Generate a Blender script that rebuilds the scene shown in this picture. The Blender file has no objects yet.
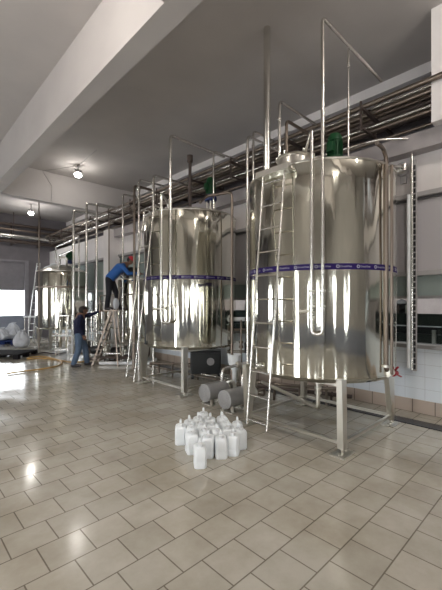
import bpy, bmesh, math, random
from mathutils import Vector, Matrix
random.seed(7)
scn = bpy.context.scene
COL = scn.collection
PI = math.pi

# ------------------------------------------------------------------ camera axes (also used to survey positions in metres)
FW = Vector((0.6925, 0.7214, 0)); RT = Vector((0.7214, -0.6925, 0)); EYE = 1.8
def at(u, z, h=0.0):
    p = FW * z + RT * ((u - 221) / 350.0 * z)
    return Vector((p.x, p.y, h))

# ------------------------------------------------------------------ materials
def new_mat(name):
    m = bpy.data.materials.new(name); m.use_nodes = True
    nt = m.node_tree
    return m, nt, nt.nodes['Principled BSDF']
def setp(b, **k):
    for n, v in k.items():
        b.inputs[n.replace('_', ' ')].default_value = v
def noise_mix(nt, b, c1, c2, scale=4.0, stretch=(1, 1, 1), detail=4, lo=.3, hi=.7):
    tc = nt.nodes.new('ShaderNodeTexCoord'); mp = nt.nodes.new('ShaderNodeMapping')
    mp.inputs['Scale'].default_value = stretch
    nz = nt.nodes.new('ShaderNodeTexNoise'); nz.inputs['Scale'].default_value = scale; nz.inputs['Detail'].default_value = detail
    cr = nt.nodes.new('ShaderNodeValToRGB')
    cr.color_ramp.elements[0].position = lo; cr.color_ramp.elements[1].position = hi
    cr.color_ramp.elements[0].color = (*c1, 1); cr.color_ramp.elements[1].color = (*c2, 1)
    L = nt.links.new
    L(tc.outputs['Object'], mp.inputs['Vector']); L(mp.outputs['Vector'], nz.inputs['Vector'])
    L(nz.outputs['Fac'], cr.inputs['Fac']); L(cr.outputs['Color'], b.inputs['Base Color'])
    return mp, nz, cr
def plain(name, c, rough=.6, metal=0.0, c2=None, scale=5.0, stretch=(1, 1, 1), spec=.5):
    m, nt, b = new_mat(name); b.inputs['Specular IOR Level'].default_value = spec
    setp(b, Roughness=rough, Metallic=metal)
    if c2 is None: c2 = tuple(x * .86 for x in c)
    noise_mix(nt, b, c2, c, scale, stretch)
    return m
def steel(name, c, rough, bump, sc, stretch):
    m, nt, b = new_mat(name)
    setp(b, Roughness=rough, Metallic=1.0)
    noise_mix(nt, b, tuple(x * .93 for x in c), c, 2.0, (2, 2, .3))
    tc = nt.nodes.new('ShaderNodeTexCoord'); mp = nt.nodes.new('ShaderNodeMapping'); mp.inputs['Scale'].default_value = stretch
    nz = nt.nodes.new('ShaderNodeTexNoise'); nz.inputs['Scale'].default_value = sc; nz.inputs['Detail'].default_value = 2
    bp = nt.nodes.new('ShaderNodeBump'); bp.inputs['Strength'].default_value = 1.0; bp.inputs['Distance'].default_value = bump
    L = nt.links.new
    L(tc.outputs['Object'], mp.inputs['Vector']); L(mp.outputs['Vector'], nz.inputs['Vector'])
    L(nz.outputs['Fac'], bp.inputs['Height']); L(bp.outputs['Normal'], b.inputs['Normal'])
    return m
def brick(name, c1, c2, mortar, bw, rh, offset=.5, ms=.006, rough=.3, axes='XY', rough_noise=None, bump=.002, dirt=None):
    m, nt, b = new_mat(name); L = nt.links.new
    tc = nt.nodes.new('ShaderNodeTexCoord'); sx = nt.nodes.new('ShaderNodeSeparateXYZ'); cx = nt.nodes.new('ShaderNodeCombineXYZ')
    L(tc.outputs['Object'], sx.inputs[0])
    L(sx.outputs[axes[0]], cx.inputs['X']); L(sx.outputs[axes[1]], cx.inputs['Y'])
    bt = nt.nodes.new('ShaderNodeTexBrick'); bt.offset = offset
    bt.inputs['Scale'].default_value = 1.0; bt.inputs['Brick Width'].default_value = bw; bt.inputs['Row Height'].default_value = rh
    bt.inputs['Mortar Size'].default_value = ms; bt.inputs['Mortar Smooth'].default_value = .1; bt.inputs['Bias'].default_value = 0
    bt.inputs['Color1'].default_value = (*c1, 1); bt.inputs['Color2'].default_value = (*c2, 1); bt.inputs['Mortar'].default_value = (*mortar, 1)
    L(cx.outputs[0], bt.inputs['Vector'])
    out = bt.outputs['Color']
    if dirt:
        nz = nt.nodes.new('ShaderNodeTexNoise'); nz.inputs['Scale'].default_value = 1.1; nz.inputs['Detail'].default_value = 8; nz.inputs['Roughness'].default_value = .65
        L(tc.outputs['Object'], nz.inputs['Vector'])
        cr = nt.nodes.new('ShaderNodeValToRGB'); cr.color_ramp.elements[0].position = .35; cr.color_ramp.elements[1].position = .62
        cr.color_ramp.elements[0].color = (*dirt, 1); cr.color_ramp.elements[1].color = (1, 1, 1, 1)
        mx = nt.nodes.new('ShaderNodeMix'); mx.data_type = 'RGBA'; mx.blend_type = 'MULTIPLY'; mx.inputs['Factor'].default_value = 1
        L(nz.outputs['Fac'], cr.inputs['Fac']); L(out, mx.inputs['A']); L(cr.outputs['Color'], mx.inputs['B']); out = mx.outputs['Result']
    L(out, b.inputs['Base Color'])
    setp(b, Roughness=rough)
    if rough_noise:
        n2 = nt.nodes.new('ShaderNodeTexNoise'); n2.inputs['Scale'].default_value = .9; n2.inputs['Detail'].default_value = 6
        L(tc.outputs['Object'], n2.inputs['Vector'])
        mr = nt.nodes.new('ShaderNodeMapRange'); mr.inputs['From Min'].default_value = .35; mr.inputs['From Max'].default_value = .65
        mr.inputs['To Min'].default_value = rough_noise[0]; mr.inputs['To Max'].default_value = rough_noise[1]
        L(n2.outputs['Fac'], mr.inputs['Value']); L(mr.outputs['Result'], b.inputs['Roughness'])
    inv = nt.nodes.new('ShaderNodeMath'); inv.operation = 'SUBTRACT'; inv.inputs[0].default_value = 1
    L(bt.outputs['Fac'], inv.inputs[1])
    n3 = nt.nodes.new('ShaderNodeTexNoise'); n3.inputs['Scale'].default_value = 5; n3.inputs['Detail'].default_value = 3
    L(tc.outputs['Object'], n3.inputs['Vector'])
    ad = nt.nodes.new('ShaderNodeMath'); ad.operation = 'MULTIPLY_ADD'; ad.inputs[1].default_value = .8
    L(n3.outputs['Fac'], ad.inputs[0]); L(inv.outputs[0], ad.inputs[2])
    bp = nt.nodes.new('ShaderNodeBump'); bp.inputs['Distance'].default_value = bump; bp.inputs['Strength'].default_value = 1
    L(ad.outputs[0], bp.inputs['Height']); L(bp.outputs['Normal'], b.inputs['Normal'])
    return m
def emit(name, c, s):
    m, nt, b = new_mat(name)
    setp(b, Base_Color=(*c, 1), Roughness=.4); b.inputs['Emission Color'].default_value = (*c, 1); b.inputs['Emission Strength'].default_value = s
    return m
def glass(name, c, alpha_mix=.25, rough=.05, base=1.0):
    m, nt, b = new_mat(name)
    setp(b, Base_Color=(*c, 1), Roughness=rough)
    b.inputs['Base Color'].default_value = (*(x * base for x in c), 1); tr = nt.nodes.new('ShaderNodeBsdfTransparent'); tr.inputs['Color'].default_value = (*c, 1)
    ms = nt.nodes.new('ShaderNodeMixShader'); ms.inputs[0].default_value = alpha_mix
    out = nt.nodes['Material Output']
    nt.links.new(tr.outputs[0], ms.inputs[1]); nt.links.new(b.outputs[0], ms.inputs[2]); nt.links.new(ms.outputs[0], out.inputs['Surface'])
    return m

M = dict(
    tank=steel('polished_tank_steel', (.66, .645, .565), .08, .024, 1.0, (3.4, 3.4, .30)),
    tanktop=steel('satin_tank_steel', (.62, .59, .54), .28, .004, 3.0, (2, 2, 2)),
    pipe=steel('pipe_steel', (.74, .72, .68), .24, .0005, 12.0, (1, 1, 1)),
    rackpipe=steel('aged_pipe_steel', (.26, .215, .18), .42, .0005, 12.0, (1, 1, 1)),
    dullpipe=plain('lagged_pipe_brown', (.10, .075, .065), .55, .3),
    legs=steel('leg_steel', (.72, .70, .64), .32, .001, 6.0, (1, 1, 1)),
    floor=brick('floor_tiles', (.55, .52, .455), (.49, .465, .405), (.23, .205, .17), .32, .31, .5, .005, .25, 'XY', (.07, .24), .0014, (.72, .69, .64)),
    walltile=brick('white_wall_tiles', (.72, .77, .82), (.69, .74, .80), (.5, .52, .55), .3, .2, 0, .003, .16, 'YZ', None, .001),
    skirt=brick('beige_skirting_tiles', (.48, .40, .34), (.44, .365, .31), (.16, .13, .11), .33, .26, 0, .007, .3, 'YZ', None, .001),
    wall=plain('painted_wall_grey', (.40, .385, .37), .75, 0, (.35, .335, .325), 1.5),
    wallwhite=plain('white_wall_band', (.78, .74, .73), .6, 0, (.72, .68, .67), 1.0),
    walldark=plain('end_wall_grey_and_rack_shade', (.20, .185, .20), .8, 0, (.15, .14, .155), 1.5),
    wallblue=plain('low_panel_blue_grey', (.25, .27, .33), .6),
    ceil=plain('ceiling_paint', (.52, .49, .475), .85, 0, (.46, .435, .425), .8),
    beam=plain('beam_paint', (.52, .49, .475), .85, 0, (.47, .44, .43), 1.0),
    panel=plain('wall_panel_grey', (.50, .475, .49), .22, 0, (.46, .44, .46), .6),
    ledge=plain('ledge_grey', (.42, .40, .40), .5),
    darkledge=plain('dark_seam', (.10, .095, .10), .5),
    bracket=plain('tray_grey', (.36, .33, .33), .5),
    black=plain('black_plastic', (.018, .018, .02), .45),
    rubber=plain('black_rubber', (.03, .03, .033), .6),
    gutter=plain('drain_dark', (.02, .022, .03), .25),
    greenglass=glass('green_grey_glass', (.36, .42, .40), .78, .12),
    clear=glass('clear_glass', (.88, .92, .91), .10, .03, .02),
    frame=plain('window_frame_steel', (.34, .33, .33), .35, .6),
    band=plain('purple_band', (.022, .010, .10), .6, spec=.15),
    letter=plain('white_print', (.45, .45, .52), .6),
    green=plain('motor_green', (.008, .060, .02), .5, spec=.3),
    blue=plain('motor_blue', (.008, .02, .10), .4),
    white=plain('white_plastic', (.90, .93, .95), .38, 0, (.88, .92, .95)),
    cap=plain('white_cap', (.88, .90, .92), .35),
    pumpgrey=plain('pump_grey', (.36, .36, .36), .45, 0, (.32, .32, .32), 9),
    red=plain('red_handle', (.38, .012, .03), .4),
    hose=plain('orange_hose', (.48, .29, .09), .45),
    sack=plain('white_woven_sack', (.62, .64, .68), .8, 0, (.5, .52, .57), 8),
    bluecrate=plain('blue_pallet', (.02, .035, .12), .9, spec=.15),
    pallet=plain('black_pallet', (.02, .018, .02), .9, spec=.1),
    navy=plain('navy_cloth', (.010, .012, .045), .9, 0, (.007, .009, .03), 9),
    jeans=plain('jeans_cloth', (.11, .165, .25), .85, 0, (.07, .11, .18), 8),
    blueshirt=plain('blue_shirt', (.03, .13, .42), .8, 0, (.02, .10, .34), 9),
    dark=plain('dark_trousers', (.012, .012, .018), .85),
    skin=plain('skin', (.20, .105, .07), .55),
    hair=plain('black_hair', (.012, .010, .009), .7),
    redcap=plain('red_cap_cloth', (.50, .025, .04), .7),
    greycap=plain('brown_cap_cloth', (.03, .022, .02), .8),
    shoe=plain('shoe_black', (.03, .025, .03), .5),
    shutter=plain('grey_shutter', (.27, .255, .28), .6),
    lamp=emit('lamp_glow', (1, .96, .9), 40),
    day=emit('daylight_opening', (.95, .98, 1.0), 13.0),
    dayfar=emit('daylight_far_opening', (.93, .97, 1.0), 9.0),
    nextroom=plain('next_room_wall', (.75, .66, .66), .7),
    machine=plain('machine_dark', (.010, .012, .012), .4),
    machinegreen=plain('machine_green', (.015, .024, .018), .4),
    aluminium=steel('ladder_aluminium', (.78, .78, .78), .32, .001, 6, (1, 1, 1)),
)

# ------------------------------------------------------------------ mesh helpers
def link(name, bm, mat, parent=None, smooth=False, loc=None):
    me = bpy.data.meshes.new(name)
    bmesh.ops.recalc_face_normals(bm, faces=bm.faces)
    bm.to_mesh(me); bm.free()
    if smooth:
        for p in me.polygons: p.use_smooth = True
        try: me.set_sharp_from_angle(angle=math.radians(38))
        except Exception: pass
    me.materials.append(mat)
    o = bpy.data.objects.new(name, me); COL.objects.link(o)
    if parent: o.parent = parent
    if loc is not None: o.location = loc
    return o
def tag(o, label, cat, group=None, kind=None):
    o['label'] = label; o['category'] = cat
    if group: o['group'] = group
    if kind: o['kind'] = kind
    return o
def struct(o, label=None, cat=None):
    o['kind'] = 'structure'
    if label: o['label'] = label; o['category'] = cat
    return o
def thing(name, label, cat, loc=(0, 0, 0), rz=0, group=None):
    o = bpy.data.objects.new(name, None); COL.objects.link(o)
    o.location = loc; o.rotation_euler = (0, 0, rz); o.empty_display_size = .1
    return tag(o, label, cat, group)
def box(bm, x0, x1, y0, y1, z0, z1, bev=0):
    vs = [bm.verts.new((x, y, z)) for z in (z0, z1) for x, y in ((x0, y0), (x1, y0), (x1, y1), (x0, y1))]
    fs = [bm.faces.new([vs[i] for i in f]) for f in ((3, 2, 1, 0), (4, 5, 6, 7), (0, 1, 5, 4), (1, 2, 6, 5), (2, 3, 7, 6), (3, 0, 4, 7))]
    if bev > 0:
        es = list({e for f in fs for e in f.edges})
        bmesh.ops.bevel(bm, geom=es, offset=bev, segments=2, affect='EDGES', profile=.5)
    return bm
def B(*a, bev=0):
    bm = bmesh.new(); return box(bm, *a, bev=bev)
def bar(bm, p, q, w, d, up=(0, 0, 1), w2=None, d2=None):
    """rectangular bar from p to q, w across, d along 'up' side; optional other size at q"""
    p, q = Vector(p), Vector(q); a = (q - p).normalized(); u = Vector(up)
    s = a.cross(u)
    if s.length < 1e-4: s = a.cross(Vector((1, 0, 0)))
    s.normalize(); t = s.cross(a).normalized()
    w2 = w if w2 is None else w2; d2 = d if d2 is None else d2
    r0 = [bm.verts.new(p + s * i * w / 2 + t * j * d / 2) for i, j in ((-1, -1), (1, -1), (1, 1), (-1, 1))]
    r1 = [bm.verts.new(q + s * i * w2 / 2 + t * j * d2 / 2) for i, j in ((-1, -1), (1, -1), (1, 1), (-1, 1))]
    bm.faces.new(r0[::-1]); bm.faces.new(r1)
    for i in range(4): bm.faces.new((r0[i], r0[(i + 1) % 4], r1[(i + 1) % 4], r1[i]))
    return bm
def fillet(pts, r):
    pts = [Vector(p) for p in pts]
    if r <= 0 or len(pts) < 3: return pts
    out = [pts[0]]
    for i in range(1, len(pts) - 1):
        a, b, c = pts[i - 1], pts[i], pts[i + 1]
        d1 = (a - b); d2 = (c - b); rr = min(r, d1.length * .45, d2.length * .45)
        d1.normalize(); d2.normalize()
        s, e = b + d1 * rr, b + d2 * rr
        for k in range(6):
            t = k / 5.0
            out.append(s * (1 - t) ** 2 + b * 2 * t * (1 - t) + e * t ** 2)
    out.append(pts[-1]); return out
def tube(bm, pts, r, n=12, elbow=.06, caps=True, radii=None):
    P = fillet(pts, elbow) if radii is None else [Vector(p) for p in pts]
    rings = []; prev = None
    for i, p in enumerate(P):
        t = (P[min(i + 1, len(P) - 1)] - P[max(i - 1, 0)])
        if t.length < 1e-9: t = Vector((0, 0, 1))
        t.normalize()
        if prev is None:
            ref = Vector((0, 0, 1)) if abs(t.z) < .9 else Vector((1, 0, 0))
            u = t.cross(ref).normalized()
        else:
            u = (prev - t * prev.dot(t)).normalized()
        prev = u; v = t.cross(u); rr = r if radii is None else radii[i]
        rings.append([bm.verts.new(p + (u * math.cos(2 * PI * k / n) + v * math.sin(2 * PI * k / n)) * rr) for k in range(n)])
    for a, b in zip(rings, rings[1:]):
        for k in range(n): bm.faces.new((a[k], a[(k + 1) % n], b[(k + 1) % n], b[k]))
    if caps:
        bm.faces.new(rings[0][::-1]); bm.faces.new(rings[-1])
    return bm
def lathe(bm, prof, n=64, c=(0, 0), z=0):
    rings = []
    for r, h in prof:
        if r < 1e-5: rings.append([bm.verts.new((c[0], c[1], h + z))])
        else: rings.append([bm.verts.new((c[0] + r * math.cos(2 * PI * k / n), c[1] + r * math.sin(2 * PI * k / n), h + z)) for k in range(n)])
    for a, b in zip(rings, rings[1:]):
        for k in range(n):
            k2 = (k + 1) % n
            if len(a) == 1 and len(b) == 1: continue
            if len(a) == 1: bm.faces.new((a[0], b[k2], b[k]))
            elif len(b) == 1: bm.faces.new((a[k], a[k2], b[0]))
            else: bm.faces.new((a[k], a[k2], b[k2], b[k]))
    return bm
def T(*a, **k): return tube(bmesh.new(), *a, **k)
def LA(*a, **k): return lathe(bmesh.new(), *a, **k)
def axis_lathe(bm, p, q, prof, n=24):
    """prof = [(radius, distance along p->q)]"""
    p, q = Vector(p), Vector(q); a = (q - p).normalized()
    rot = Vector((0, 0, 1)).rotation_difference(a).to_matrix().to_4x4()
    b2 = bmesh.new(); lathe(b2, prof, n); bmesh.ops.transform(b2, matrix=Matrix.Translation(p) @ rot, verts=b2.verts)
    me = bpy.data.meshes.new('t'); b2.to_mesh(me); b2.free(); bm.from_mesh(me); bpy.data.meshes.remove(me)
    return bm
def merge(bm, b2):
    me = bpy.data.meshes.new('t'); b2.to_mesh(me); b2.free(); bm.from_mesh(me); bpy.data.meshes.remove(me); return bm

# ================================================================== THE SETTING
WX = 6.3; NY = 19.7; WW = -6.5; SY = -6.5; CH = 6.2; BH = 5.2
struct(link('floor', B(WW, 12, SY, NY + .2, -.2, 0), M['floor']))
struct(link('ceiling', B(WW - .2, 12, SY - .2, NY + .2, CH, CH + .2), M['ceil']))
# beams
struct(link('trim_1', B(2.28, 2.58, SY, NY, BH, CH), M['beam']))
struct(link('trim_2', B(7.15, 7.32, SY, NY, 6.0, CH), M['wallwhite']))
struct(link('trim_3', B(2.58, 7.3, 12.5, 12.8, BH, CH), M['beam']))
struct(link('trim_4', B(WW, 2.28, 12.5, 12.8, BH, CH), M['beam']))
struct(link('trim_5', B(WW, 2.28, 3.0, 3.3, BH, CH), M['beam']))
struct(link('trim_6', B(5.9, WX, 12.0, 12.5, 0, 4.5), M['wallwhite']))        # column
struct(link('trim_7', B(-2.4, -2.1, SY, NY, BH, CH), M['beam']))
struct(link('trim_15', B(5.9, 7.3, 1.15, 1.6, 4.5, CH), M['wallwhite']))       # short beam end above the ledge
# right wall: skirting, tiles, sill, window strip, lintel, panels, ledges, upper band
struct(link('baseboard_right', B(WX - .015, WX + .2, SY, NY, 0, .22), M['skirt']))
w = link('wall_right', B(WX, WX + .2, SY, NY, .22, 1.06), M['walltile']); struct(w)
struct(link('trim_8', B(WX - .06, WX + .22, SY, NY, 1.06, 1.13, bev=.008), M['frame']))
struct(link('trim_9', B(WX - .03, WX + .2, SY, NY, 2.25, 2.33, bev=.005), M['ledge']))
struct(link('trim_10', B(WX - .035, WX + .2, SY, NY, 3.48, 3.52), M['darkledge']))
struct(link('trim_11', B(WX - .08, WX + .2, SY, NY, 3.52, 3.60, bev=.01), M['ledge']))
struct(link('wall_upper_right', B(WX, WX + .2, SY, NY, 3.60, 4.5), M['wallwhite']))
struct(link('trim_16', B(WX + .2, 9.6, SY, NY, 4.38, 4.5), M['bracket']))
struct(link('wall_set_back', B(7.3, 7.5, SY, NY, 4.5, CH), M['walldark']))  # dark wall colour stands in for the shade behind the rack pipes
struct(link('wall_panel_right', B(WX, WX + .15, SY, 8.0, 2.33, 3.48), M['panel']))
struct(link('trim_12', B(6.06, WX, SY, 12.0, 4.22, 4.5, bev=.01), M['bracket']))
bm = bmesh.new()
for y in [-5, -3.2, -1.0, 1.4, 3.9, 6.4, 8.0, 10.0, 12.2, 14.2, 16.2, 18.2]: box(bm, WX - .01, WX + .12, y - .03, y + .03, 1.13, 2.25)
for y in [10.0, 12.2, 14.2, 16.2, 18.2]: box(bm, WX - .01, WX + .12, y - .03, y + .03, 2.33, 3.48)
box(bm, WX - .01, WX + .12, SY, NY, 1.87, 1.92)
struct(link('window_1', bm, M['frame']))
struct(link('window_2', B(WX + .05, WX + .065, SY, NY, 1.92, 2.25), M['greenglass']))
struct(link('window_3', B(WX + .05, WX + .065, SY, NY, 1.13, 1.87), M['clear']))
struct(link('window_4', B(WX + .05, WX + .065, 8.0, NY, 2.33, 3.48), M['greenglass']))
# room beyond the glass
struct(link('wall_next_room', B(9.6, 9.8, SY, NY, 0, CH), M['nextroom']))
struct(link('wall_next_room_end', B(WX + .2, 9.6, SY - .2, SY, 0, CH), M['nextroom']))
# end wall (far left) with shuttered opening
bm = bmesh.new()
box(bm, 5.2, 9.6, NY, NY + .2, 0, CH); box(bm, WW, 2.3, NY, NY + .2, 0, CH); box(bm, 2.3, 5.2, NY, NY + .2, 3.9, CH)
struct(link('wall_left', bm, M['walldark']))
struct(link('wall_low_left', B(2.3, 5.2, NY + .02, NY + .18, 0, 1.18), M['wallblue']))
bm = bmesh.new()
for k in range(14): box(bm, 2.34, 5.16, NY + .05, NY + .08, 2.45 + k * .104, 2.45 + k * .104 + .09)
for k in range(14): box(bm, 2.34, 5.16, NY + .07, NY + .09, 2.42 + k * .104, 2.50 + k * .104)
struct(link('window_shutter', bm, M['shutter']))
bm = bmesh.new(); box(bm, 5.1, 5.28, NY - .06, NY + .1, 0, 3.95); box(bm, 2.2, 2.36, NY - .06, NY + .1, 0, 3.95); box(bm, 2.36, 5.1, NY - .06, NY + .04, 3.85, 3.95)
struct(link('trim_13', bm, M['shutter']))
struct(link('window_5', B(2.34, 5.16, NY + .12, NY + .16, 1.18, 2.45), M['dayfar']))
# west wall (behind the camera) with tall daylight openings, south wall with windows
OPW = [(-4.3, -3.6, 0.9, 2.7), (-1.2, -.5, 0.9, 2.7), (1.9, 3.5, 0.02, 3.1), (7.0, 7.8, 0.9, 2.9), (9.2, 9.9, 0.9, 2.7), (14.5, 17.0, .9, 2.7)]
bm = bmesh.new(); y = SY
for a, b_, lo, hi in OPW:
    box(bm, WW - .2, WW, y, a, 0, CH); box(bm, WW - .2, WW, a, b_, hi, CH)
    if lo > .1: box(bm, WW - .2, WW, a, b_, 0, lo)
    y = b_
box(bm, WW - .2, WW, y, NY, 0, CH)
struct(link('wall_west', bm, M['wall']))
bm = bmesh.new(); bf = bmesh.new()
for a, b_, lo, hi in OPW:
    box(bm, WW - .15, WW - .12, a, b_, lo, hi)
    for yy in (a + .03, (a + b_) / 2, b_ - .03): box(bf, WW - .12, WW - .02, yy - .03, yy + .03, lo, hi)
    box(bf, WW - .12, WW - .02, a, b_, hi - .06, hi)
struct(link('window_6', bm, M['day'])); struct(link('window_7', bf, M['frame']))
OPS = [(-4.0, -3.1, .9, 2.8), (.2, .9, .9, 2.8)]
bm = bmesh.new(); x = WW
for a, b_, lo, hi in OPS:
    box(bm, x, a, SY - .2, SY, 0, CH); box(bm, a, b_, SY - .2, SY, hi, CH); box(bm, a, b_, SY - .2, SY, 0, lo); x = b_
box(bm, x, WX, SY - .2, SY, 0, CH)
struct(link('wall_south', bm, M['wall']))
bm = bmesh.new(); bf = bmesh.new()
for a, b_, lo, hi in OPS:
    box(bm, a, b_, SY - .15, SY - .12, lo, hi)
    for xx in (a + .03, (a + b_) / 2, b_ - .03): box(bf, xx - .03, xx + .03, SY - .12, SY - .02, lo, hi)
struct(link('window_8', bm, M['day'])); struct(link('window_9', bf, M['frame']))
bm = bmesh.new(); y = SY
for a, b_, lo, hi in OPW:
    box(bm, WW, WW + .012, y, a, 0, .88)
    if lo > .1: box(bm, WW, WW + .012, a, b_, 0, .88)
    y = b_
box(bm, WW, WW + .012, y, NY, 0, .88)
struct(link('added_dado_west', bm, M['wallblue']))  # dark dado added on the unseen west wall to darken the tank reflections
struct(link('added_dado_south', B(WW + .012, WX, SY, SY + .012, 0, .88), M['wallblue']))  # same added dado on the unseen south wall, also for the tank reflections
# drain gutter along the right wall
struct(link('trim_14', B(5.62, 5.86, SY, 12, 0.0, .012), M['gutter']))

# ================================================================== TANKS
txt_cache = {}
def word_mesh(word, size):
    key = word
    if key in txt_cache: return txt_cache[key]
    cu = bpy.data.curves.new('word', 'FONT'); cu.body = word; cu.size = size; cu.align_x = 'LEFT'; cu.align_y = 'CENTER'
    o = bpy.data.objects.new('word', cu); COL.objects.link(o)
    dg = bpy.context.evaluated_depsgraph_get(); me = bpy.data.meshes.new_from_object(o.evaluated_get(dg))
    bpy.data.objects.remove(o); bpy.data.curves.remove(cu)
    txt_cache[key] = me
    return me
def lettering(R, z):
    bm = bmesh.new(); me = word_mesh('GreatVine', .034)
    n = 26
    for k in range(n):
        b2 = bmesh.new(); b2.from_mesh(me)
        a0 = 2 * PI * k / n
        for v in b2.verts:
            a = a0 + (v.co.x + .045) / R; hh = v.co.y
            v.co = Vector((R * math.cos(a), R * math.sin(a), z + hh))
        merge(bm, b2)
        # round emblem
        N = 14; ri, ro = .012, .021
        inner = []; outer = []
        for j in range(N):
            t = 2 * PI * j / N
            for lst, rr in ((inner, ri), (outer, ro)):
                a = a0 + (.018 + rr * math.cos(t)) / R
                lst.append(bm.verts.new((R * math.cos(a), R * math.sin(a), z + rr * math.sin(t))))
        for j in range(N): bm.faces.new((inner[j], inner[(j + 1) % N], outer[(j + 1) % N], outer[j]))
    return bm

def tank(loc, R, z0, z1, label, leg_r, cone=.22, band_z=None, band_mat='band', legs_up=.0, seam=True, rot=0, frame=True, letters=True):
    t = thing('storage_tank', label, 'tank', (loc[0], loc[1], 0), rot, 'steel storage tanks on legs')
    bm = bmesh.new()
    prof = [(0, z0 - .10), (R * .5, z0 - .075), (R * .93, z0 - .03), (R, z0 + .03)]
    for k in range(1, 12): prof.append((R, z0 + .03 + (z1 - z0 - .05) * k / 12.0))
    prof += [(R, z1 - .02), (R - .008, z1)]
    lathe(bm, prof, 128); link('shell', bm, M['tank'], t, True)
    link('top_dome', LA([(R - .008, z1), (R - .05, z1 + .03), (R * .6, z1 + cone * .6), (.25, z1 + cone), (0, z1 + cone)], 96), M['tanktop'], t, True)
    link('top_rim', LA([(R - .01, z1 - .02), (R + .007, z1 - .018), (R + .009, z1 - .002), (R + .004, z1 + .006), (R - .012, z1 + .006)], 96), M['tanktop'], t, True)
    link('bottom_rim', LA([(R - .01, z0 + .025), (R + .005, z0 + .03), (R + .005, z0 + .045), (R - .01, z0 + .05)], 96), M['tank'], t, True)
    if band_z:
        b = link('band', LA([(R - .004, band_z - .036), (R + .004, band_z - .036), (R + .004, band_z + .036), (R - .004, band_z + .036)], 96), M[band_mat], t, True)
        if letters: link('lettering', lettering(R + .0055, band_z), M['letter'], b)
    L = leg_r
    for sx, sy in ((-1, -1), (1, -1), (1, 1), (-1, 1)):
        bm = bmesh.new()
        top = Vector((sx * L * .97, sy * L * .97, z0 + .04)); bot = Vector((sx * L, sy * L, .07))
        bar(bm, bot, top, .10 if sx * sy > 0 else .07, .08, up=(0, 1, 0), w2=.26 if sx * sy < 0 else .12, d2=.07)
        l = link('leg', bm, M['legs'], t)
        bm = bmesh.new(); box(bm, sx * L - .15, sx * L + .15, sy * L - .09, sy * L + .09, 0, .016, bev=.003)
        lathe(bm, [(.018, .014), (.018, .075)], 10, (sx * L, sy * L)); lathe(bm, [(0, .055), (.035, .055), (.035, .075), (0, .075)], 6, (sx * L, sy * L))
        for bx_ in (-.09, .09): lathe(bm, [(.014, .014), (.014, .035), (0, .035)], 6, (sx * L + bx_, sy * L))
        link('foot_plate', bm, M['legs'], l)
    if frame:
        for a, b_ in (((-1, -1), (1, -1)), ((1, -1), (1, 1)), ((1, 1), (-1, 1)), ((-1, 1), (-1, -1))):
            bm = bmesh.new(); bar(bm, (a[0] * L, a[1] * L, .13), (b_[0] * L, b_[1] * L, .13), .038, .038)
            link('base_rail', bm, M['legs'], t)
        bm = bmesh.new(); K = L * .86
        for p_, q_ in (((-K, -K), (K, -K)), ((K, -K), (K, K)), ((K, K), (-K, K)), ((-K, K), (-K, -K))): bar(bm, (*p_, z0 - .05), (*q_, z0 - .05), .05, .05)
        link('support_ring', bm, M['legs'], t)
    return t
TA = Vector((4.675, 2.755, 0)); TB = Vector((4.95, 6.15, 0)); TD = Vector((5.22, 14.75, 0)); TC = Vector((5.62, 9.75, 0))
tA = tank(TA, 1.035, .85, 3.55, 'largest steel storage tank with purple lettered band, nearest the right wall', .75, band_z=2.24)
tB = tank(TB, 1.02, .90, 3.66, 'second steel tank with purple band, standing above the two grey pump motors', .76, band_z=2.31)
tD = tank(TD, .97, .82, 3.05, 'farthest big steel tank, beside the leaning ladder and the end wall', .70, cone=.28, band_z=2.42, band_mat='rackpipe', letters=False)
tC = tank(TC, .50, .72, 2.52, 'small steel mixing tank with the climbing worker bending over its top', .34, cone=.06, frame=True, letters=False)

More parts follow.
